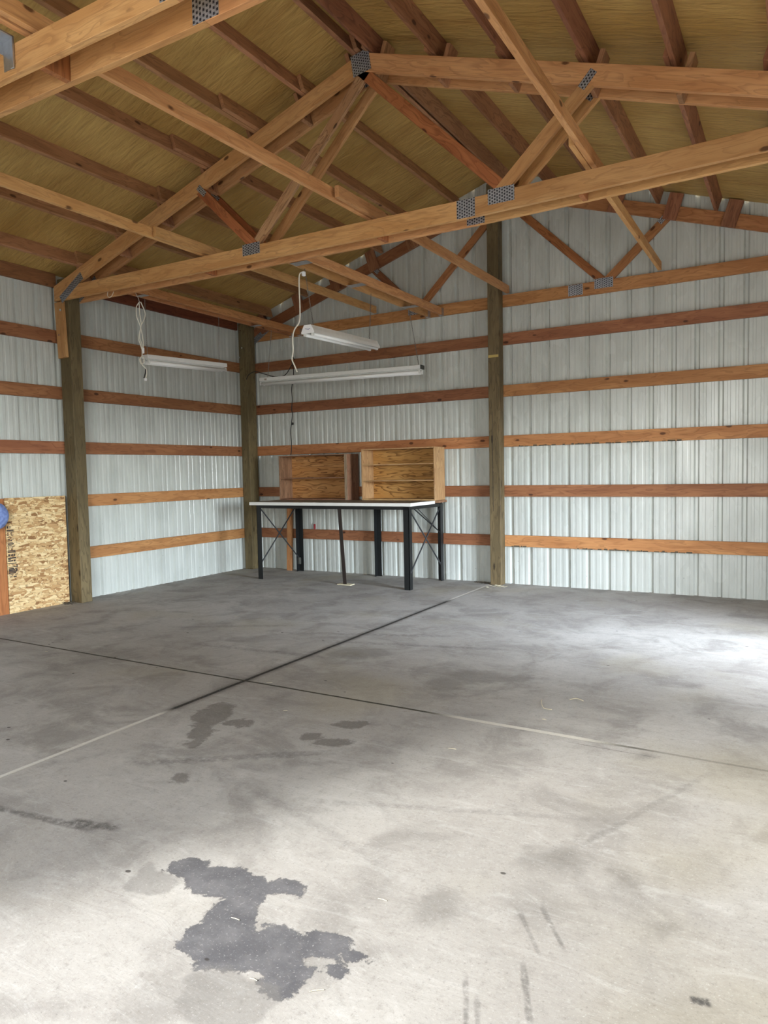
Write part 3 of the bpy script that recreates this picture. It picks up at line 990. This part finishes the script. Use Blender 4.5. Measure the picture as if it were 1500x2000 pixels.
def chain(pts, label, fine=.0022):
    bm = bmesh.new()
    P = [Vector(p) for p in pts]
    a, b = P[0], P[-1]
    n = max(8, int((b-a).length/.022))
    d = (b-a)/n
    for k in range(n):
        c = a+d*(k+.5)
        u = d.normalized()
        v = Vector((1, 0, 0)) if k % 2 else Vector((0, 1, 0))
        v = (v-u*v.dot(u)).normalized()
        ring = [c+u*(.013*math.cos(q))+v*(.005*math.sin(q)) for q in [2*PI*i/8 for i in range(9)]]
        tube_bm(bm, ring, fine, 4, cap=False)
    o = link('chain', bm, CHAIN)
    return tag(o, label, 'chain', 'thin chains that hang the shop lights')
chain([(3.045, -2.66, 3.345), (3.11, -2.63, 2.80)], 'thin chain holding up the near end of the middle shop light')
chain([(3.07, -1.49, 3.345), (3.105, -1.60, 2.83)], 'thin chain holding up the far end of the middle shop light')
chain([(.93, -1.58, 3.345), (.95, -1.62, 2.78)], 'thin chain holding up the far end of the left wall strip light')
chain([(.90, -2.70, 3.345), (.932, -2.72, 2.738)], 'thin chain behind the bundled cord at the near end of the left wall strip light')
chain([(.94, -.58, 3.345), (.885, -.62, 2.712)], 'thin chain holding up the left end of the long strip light')
chain([(3.06, -.60, 3.345), (3.19, -.62, 2.672)], 'thin chain holding up the right end of the long strip light')

def cord(name, paths, r, mat, label, cat='cord'):
    bm = bmesh.new()
    for p in paths:
        tube_bm(bm, smooth_path(p, 8), r, 8)
    return tag(link(name, bm, mat, smooth=True), label, cat)
c2 = cord('power_cord', [[(3.06, -2.71, 3.30), (3.035, -2.73, 3.275), (3.035, -2.74, 3.15), (3.045, -2.75, 2.95), (3.04, -2.76, 2.83), (3.015, -2.80, 2.76), (3.012, -2.83, 2.68), (3.005, -2.82, 2.56), (2.99, -2.82, 2.48), (3.01, -2.81, 2.42), (3.03, -2.80, 2.36)]], .0065, CORDW,
          'white cord dropping past the near end of the middle shop light')
bm = bmesh.new()
add_box(bm, 3.052, 3.082, -2.725, -2.690, 3.262, 3.305, bev=.006)
link('plug', bm, WHITEB, c2)
def P1(x, z, y=-2.80):
    return (x, y, z)
# bundled cord: loops seen side-on from the room, spread along y
def Q(dy, z, dx=0.0):
    return (1.03+dx, -2.885+dy, z-.035)
cb = cord('bundled_cord', [
    [Q(0, 3.30), Q(-.045, 3.24), Q(-.05, 3.15), Q(-.02, 3.08), Q(.0, 3.02), Q(-.02, 2.93), Q(.01, 2.85), Q(.005, 2.74), Q(-.02, 2.70), Q(0, 2.64), Q(.05, 2.60), Q(.06, 2.55), Q(.045, 2.50)],
    [Q(.005, 3.30, .01), Q(.05, 3.22, .01), Q(.06, 3.17, .01), Q(.03, 3.10, .01), Q(.005, 3.04), Q(.02, 2.95), Q(.03, 2.86), Q(.02, 2.80)],
    [Q(.0, 3.30, -.01), Q(.005, 3.18, -.01), Q(.01, 3.06), Q(-.015, 2.98), Q(-.03, 2.90), Q(-.015, 2.86), Q(.01, 2.79)],
    [Q(.0, 2.72), Q(-.03, 2.69), Q(-.015, 2.65), Q(.02, 2.66), Q(.03, 2.71), Q(.0, 2.73)]], .0052, CORDW,
    'bundle of looped white cord hanging at the near end of the left wall strip light')
bm = bmesh.new()
tube_bm(bm, [(1.03, -2.885, 3.255), (1.03, -2.90, 3.30), (1.015, -2.92, 3.352)], .003, 6)
link('hook', bm, WIREM, cb)
bm = bmesh.new()
add_box(bm, 1.015, 1.04, -2.875, -2.85, 2.725, 2.785, bev=.005)
link('connector', bm, WHITEB, cb)
bm = bmesh.new()
add_box(bm, 1.015, 1.04, -2.855, -2.83, 2.435, 2.465, bev=.004)
link('plug', bm, WHITEB, cb)
bm = bmesh.new()
tube_bm(bm, smooth_path([(1.025, -2.835, 2.575), (1.025, -2.84, 2.525), (1.025, -2.86, 2.465)], 5), [.006]*10+[.011], 8)
link('black_plug', bm, CORDB, cb, smooth=True)['label'] = 'black plug'
tag(tube('wire_hook', [(.86, -3.15, 3.34), (.865, -3.16, 3.30), (.90, -3.165, 3.275), (.935, -3.16, 3.29), (.95, -3.15, 3.33)], .0025, CORDW), 'small loop of white wire under the left end of the whole truss', 'wire')
cc = cord('extension_cord', [
    [(.90, -.03, 3.02), (.875, -.045, 3.06), (.862, -.045, 3.0), (.868, -.02, 2.88), (.855, -.02, 2.75), (.84, -.04, 2.62), (.845, -.04, 2.46), (.83, -.04, 2.33), (.84, -.04, 2.25), (.82, -.04, 2.12), (.80, -.04, 2.0), (.81, -.04, 1.86), (.805, -.04, 1.74), (.80, -.05, 1.668)],
    [(.49, -.60, 2.72), (.505, -.56, 2.79), (.57, -.50, 2.83), (.66, -.42, 2.80), (.74, -.30, 2.77), (.80, -.14, 2.80), (.865, -.05, 2.95)]], .006, CORDB, 'thin black cord running from the long strip light down the back wall to the shelves')
bm = bmesh.new()
add_box(bm, .826, .852, -.052, -.028, 2.10, 2.135, bev=.004)
link('connector', bm, CORDB, cc)

# ------------------------------------------------------------------ galvanised bracket on the top left truss
bk = bmesh.new()
add_box(bk, 3.862, 3.885, -6.082, -6.072, 3.355, 3.50, bev=.002)
add_box(bk, 3.800, 3.864, -6.075, -6.072, 3.36, 3.50)
add_box(bk, 3.795, 3.800, -6.30, -6.072, 3.44, 3.50)
add_box(bk, 3.80, 3.885, -6.40, -6.072, 3.494, 3.503, bev=.002)
tag(link('angle_bracket', bk, GALV), 'galvanised steel angle bracket on the top left truss at the left picture edge', 'bracket')

# ------------------------------------------------------------------ workbench
TZ = 1.035
wb = empty('workbench', (1.98, -.5, 0), label='long workbench with white-edged top and black angle-iron legs against the back wall', cat='workbench')
box('worktop', .757, 3.213, -.928, -.285, .993, TZ-.0025, LAMW, wb, bev=.002)
box('top_surface', .760, 3.210, -.925, -.288, TZ-.0025, TZ, BTOP, wb, bev=0)['label'] = 'worn grey top surface'
box('rear_plank', .92, 3.26, -.275, -.04, 1.005, TZ-.001, PLYD, wb)
def angle_leg(x, y, sx, sy, mat, lean=(0, 0), top=.990, w=.055, nm='leg'):
    bm = bmesh.new()
    t = .006
    for (a, b, c, d) in ((0, w*sx, 0, t*sy), (0, t*sx, 0, w*sy)):
        add_box(bm, min(a, b), max(a, b), min(c, d), max(c, d), 0, top)
    for v in bm.verts:
        f = 1-v.co.z/top
        v.co.x += lean[0]*f
        v.co.y += lean[1]*f
    return link(nm, bm, mat, wb, Matrix.Translation((x, y, 0)))
angle_leg(.862, -.905, 1, 1, BLACKM, w=.075)
angle_leg(3.172, -.905, -1, 1, BLACKM, w=.075)
angle_leg(2.155, -.893, 1, 1, RUSTM, (.05, .02), w=.050).location.z = .013
angle_leg(.905, -.045, 1, -1, BLACKM, w=.075)
angle_leg(3.205, -.045, -1, -1, BLACKM, w=.075)
angle_leg(2.215, -.045, 1, -1, BLACKM, w=.07)
def angle_rail(p0, p1, h=.04):
    return board('rail', p0, p1, h, .006, (0, 0, 1), BLACKM, wb, bev=0)
angle_rail((.862, -.902, .972), (3.172, -.902, .972))
angle_rail((.90, -.048, .985), (3.20, -.048, .985))
angle_rail((.865, -.90, .972), (.910, -.05, .972))
angle_rail((3.168, -.90, .972), (3.20, -.05, .972))
def rod(p0, p1, r=.009):
    bm = bmesh.new()
    tube_bm(bm, [p0, p1], r, 8)
    return link('cross_brace', bm, BRACEM, wb)
rod((.89, -.88, .965), (.925, -.07, .18))
rod((.905, -.07, .965), (.885, -.88, .20))
rod((3.16, -.88, .965), (3.195, -.07, .18))
rod((3.185, -.07, .965), (3.17, -.88, .20))
rod((2.72, -.055, .97), (3.19, -.055, .60), .008)
rod((2.80, -.07, .97), (3.19, -.07, .60), .005)
bm = bmesh.new()
add_box(bm, .905, .95, -.10, -.06, .10, .20, bev=.006)
link('clamp', bm, DGREY, wb)
sh = box('shim', 2.13, 2.33, -.90, -.80, .0, .012, STRAW, None)
tag(sh, 'flat wood shim on the floor under the leaning middle leg of the workbench', 'shim')
# lean the foot on the shim
# ------------------------------------------------------------------ shelf units
def shelf_unit(x0, x1, y0, y1, z0, z1, boards, label, mats, tilt=0.0):
    t = empty('shelf_unit', ((x0+x1)/2, (y0+y1)/2, z0), label=label, cat='shelf')
    th = .018
    side, back, shelf, edge = mats
    box('side_panel', x0, x0+th, y0, y1, z0, z1, side[0], t)
    box('side_panel', x1-th, x1, y0, y1, z0, z1, side[1], t)
    box('back_panel', x0+th, x1-th, y1-.008, y1, z0, z1, back, t)
    box('top_panel', x0+th, x1-th, y0, y1-.009, z1-.014, z1, shelf, t)
    box('bottom_panel', x0+th, x1-th, y0, y1-.009, z0, z0+th, shelf, t)
    for z in boards:
        box('shelf_board', x0+th, x1-th, y0+.004, y1-.009, z-.007, z+.007, shelf, t)
    return t
s1 = shelf_unit(.775, 1.925, -.30, -.015, TZ, 1.655, (1.338,), 'darker two-level plywood shelf unit standing at the left on the workbench', ((PLYD, PLYD), PLYS, PLYD, PLYD))
box('face_strip', 1.885, 1.925, -.308, -.3005, TZ, 1.652, PLYG, s1)['label'] = 'greyed scuffed front strip'
s2 = shelf_unit(2.150, 3.225, -.30, -.015, TZ, 1.705, (1.497, 1.288), 'lighter three-level plywood shelf unit standing at the right on the workbench', ((PLYL, PLYL), PLYS, PLYL, PLYL))

# stud leaning behind the bench, small red thing
tag(board('wood_stud', (.742, -.07, 0.0), (.742, -.025, .99), .088, .037, (1, 0, 0), GIRTL), 'short upright board on the floor behind the left end of the workbench', 'board')
bm = bmesh.new()
add_box(bm, -.012, .012, -.01, .01, 0, .075, bev=.004)
tag(link('red_tag', bm, RED, None, Matrix.Translation((1.14, .018, .603))), 'small red plastic piece on the lowest girt behind the workbench', 'tag')

# ------------------------------------------------------------------ panels leaning on the left wall
o = box('strand_board', .004, .018, -3.865, -3.16, 0, 1.21, OSB, bev=.001)
o.matrix_world = Matrix.Translation((.011, -3.5125, .605)) @ Matrix.Rotation(PI/2, 4, 'Z')
me = o.data
for v in me.vertices:   # rebuild with x along the wall, z up
    pass
bm = bmesh.new()
add_box(bm, -.3525, .3525, -.007, .007, -.605, .605, bev=.001)
bm.to_mesh(me); bm.free()
tag(o, 'strand board panel leaning upright on the left wall with a black printed stamp', 'panel')
def stamp_bm():
    bm = bmesh.new()
    # rows read off the photo: z height, list of (start, end, half height) across, from the panel's left edge
    rows = [(.955, [(0, .05, .004)]), (.905, [(0.002, .02, .012), (.03, .034, .014), (.042, .047, .012)]), (.873, [(0, .075, .006)]), (.862, [(0, .078, .003)]),
            (.845, [(.006, .018, .004), (.04, .055, .004)]), (.825, [(.003, .02, .006), (.05, .056, .010), (.064, .068, .010)]), (.815, [(.05, .068, .002)]), (.802, [(.004, .025, .003), (.03, .045, .004)]),
            (.780, [(.01, .03, .006), (.04, .075, .003)]), (.765, [(.004, .03, .004), (.035, .05, .006)]), (.745, [(.003, .06, .003)]), (.730, [(.004, .07, .006)]), (.715, [(0, .05, .003)]),
            (.700, [(.006, .022, .004), (.03, .034, .010), (.042, .06, .004), (.066, .075, .005)]), (.685, [(.012, .016, .012), (.045, .049, .012)]), (.660, [(0, .085, .005)]), (.645, [(0, .085, .006)]),
            (.612, [(.004, .022, .012), (.03, .040, .010), (.045, .058, .012), (.064, .078, .012)]), (.582, [(0, .088, .007)]), (.570, [(0, .03, .004)]), (.553, [(0, .055, .006), (.062, .080, .009)]),
            (.525, [(0, .09, .004)]), (.495, [(.09, .10, .016)]), (.488, [(0, .09, .003)]), (.470, [(.002, .06, .006), (.075, .085, .008)]), (.455, [(.002, .07, .007), (.08, .098, .012)]), (.440, [(.002, .09, .006)]),
            (.425, [(0, .08, .006)]), (.408, [(0, .05, .003), (.07, .1, .003)]), (.385, [(.01, .04, .004), (.05, .085, .006)])]
    for z, segs in rows:
        for (a, b, h) in segs:
            add_box(bm, -.345+a*1.0, -.345+b*1.0, -.0085, -.0068, z-.605-h, z-.605+h)
    return bm
st = link('printed_stamp', stamp_bm(), INK, o, o.matrix_world.copy())
st['label'] = 'black printed stamp down the left edge'
o2 = box('plywood_panel', .004, .018, -4.60, -3.872, 0, 1.205, PLYW, bev=.001)
tag(o2, 'smooth reddish plywood panel at the left picture edge beside the strand board', 'panel')
# pale blue rounded bundle in front of the plywood
bm = bmesh.new()
bmesh.ops.create_icosphere(bm, subdivisions=4, radius=1)
for v in bm.verts:
    c = v.co
    n = .05*math.sin(5*c.x+2)*math.sin(7*c.y)*math.cos(4*c.z)
    v.co = Vector((c.x*.085, c.y*.175, c.z*.148))*(1+n)
sb_ = N('pale_blue_cloth', .85, .2)
nb = sb_.noise(sb_.coord(), 30, 3)
sb_.bump(nb, .4, .004)
BLUE = sb_.color(sb_.mix(sb_.ss(nb, .3, .7), srgb(140, 160, 210), srgb(112, 130, 186)))
tag(link('cloth_bundle', bm, BLUE, None, Matrix.Translation((.105, -4.06, 1.035)), True), 'rounded pale blue cloth bundle at the left picture edge, before the plywood', 'bundle')

# ------------------------------------------------------------------ debris at the post feet and straw on the floor
def litter(cx, cy, sx, sy, n, label, mat):
    bm = bmesh.new()
    for k in range(n):
        x, y = cx+random.gauss(0, sx), cy+random.gauss(0, sy)
        a_ = random.random()*PI
        l = random.uniform(.008, .035)
        z = .004+random.random()*.012
        M = Matrix.Translation((x, y, z)) @ Matrix.Rotation(a_, 4, 'Z') @ Matrix.Rotation(random.uniform(-.3, .3), 4, 'Y')
        add_box(bm, -l, l, -.0022, .0022, -.0012, .0012, M)
    return tag(link('floor_litter', bm, mat), label, 'litter', kind='stuff')
litter(.07, -3.21, .035, .03, 60, 'dry leaves and straw heaped at the foot of the left side post', LEAF)
litter(3.74, -.06, .05, .02, 50, 'dark leaf litter on the floor just left of the middle post', LEAF)
litter(4.02, -.25, .08, .05, 24, 'scattered straw bits in front of the middle post', STRAW)
ST = [(1.85, -4.70, .3, 'near the left picture edge by the cross joint'), (2.30, -2.95, .2, 'on the dark floor before the workbench'), (6.0, -6.72, .7, 'right of the big grey stain'),
      (5.82, -6.77, .1, 'on the lower end of the big grey stain'), (5.59, -6.59, .1, 'in the middle of the big grey stain'), (5.62, -5.02, .2, 'below the cross joint at picture centre'),
      (4.50, -4.95, .7, 'right of the small brown stain'), (5.95, -6.28, .1, 'above the right arm of the big grey stain'), (4.05, -4.55, .5, 'where the two floor joints cross'), (5.9, -4.4, 0.0, 'just above the pale part of the cross joint')]
for i, (x, y, a_, where) in enumerate(ST):
    bm = bmesh.new()
    l = .012+.004*(i % 3)
    tube_bm(bm, [(-l, 0, .003), (0, .0008, .0035), (l, 0, .0025)], .0013, 5)
    tag(link('straw_piece', bm, STRAW, None, Matrix.Translation((x, y, 0)) @ Matrix.Rotation(a_, 4, 'Z')), 'short pale straw on the floor '+where, 'straw', 'bits of straw on the floor')
def floor_twig(name, pts, r, mat, label):
    bm = bmesh.new()
    tube_bm(bm, smooth_path(pts, 5), r, 6)
    tag(link(name, bm, mat, smooth=True), label, 'twig')
floor_twig('straw_stalk', [(5.932, -4.003, .004), (5.967, -3.977, .009), (6.012, -3.988, .004)], .0025, STRAW, 'thick pale straw stalk lying on the floor right of the cross joint')
floor_twig('bark_strip', [(5.783, -4.081, .004), (5.806, -4.154, .007), (5.845, -4.227, .006), (5.890, -4.222, .003)], .002, STRAW, 'curved hook-shaped dry strip lying on the floor right of the cross joint')

# ragged dark bark left on the lower edges of two girts right of the middle post
def bark(z, x0, x1, par, seed):
    random.seed(seed)
    bm = bmesh.new()
    x = x0
    while x < x1:
        l = random.uniform(.012, .06)
        if random.random() < .72:
            h = random.uniform(.004, .016)
            add_box(bm, x, x+l, -.0005-random.random()*.001, .006, z-.003, z+h)
        x += l*random.uniform(.7, 1.6)
    o = link('bark_edge', bm, LEAF, par)
    o['label'] = 'dark ragged bark edge'
for g in [o for o in bpy.data.objects if o.get('label', '') in ('lowest brown girt on the back wall, right of the middle post', 'third brown girt on the back wall, right of the middle post')]:
    gz = g.matrix_world.translation.z-.0685
    if g['label'].startswith('lowest'):
        bark(gz, 4.10, 4.35, g, 3); bark(gz, 4.9, 6.1, g, 4)
    else:
        pass
for g in [o for o in bpy.data.objects if o.get('label', '') == 'third brown girt on the back wall, right of the middle post']:
    bark(g.matrix_world.translation.z-.0685, 4.06, 6.0, g, 5)
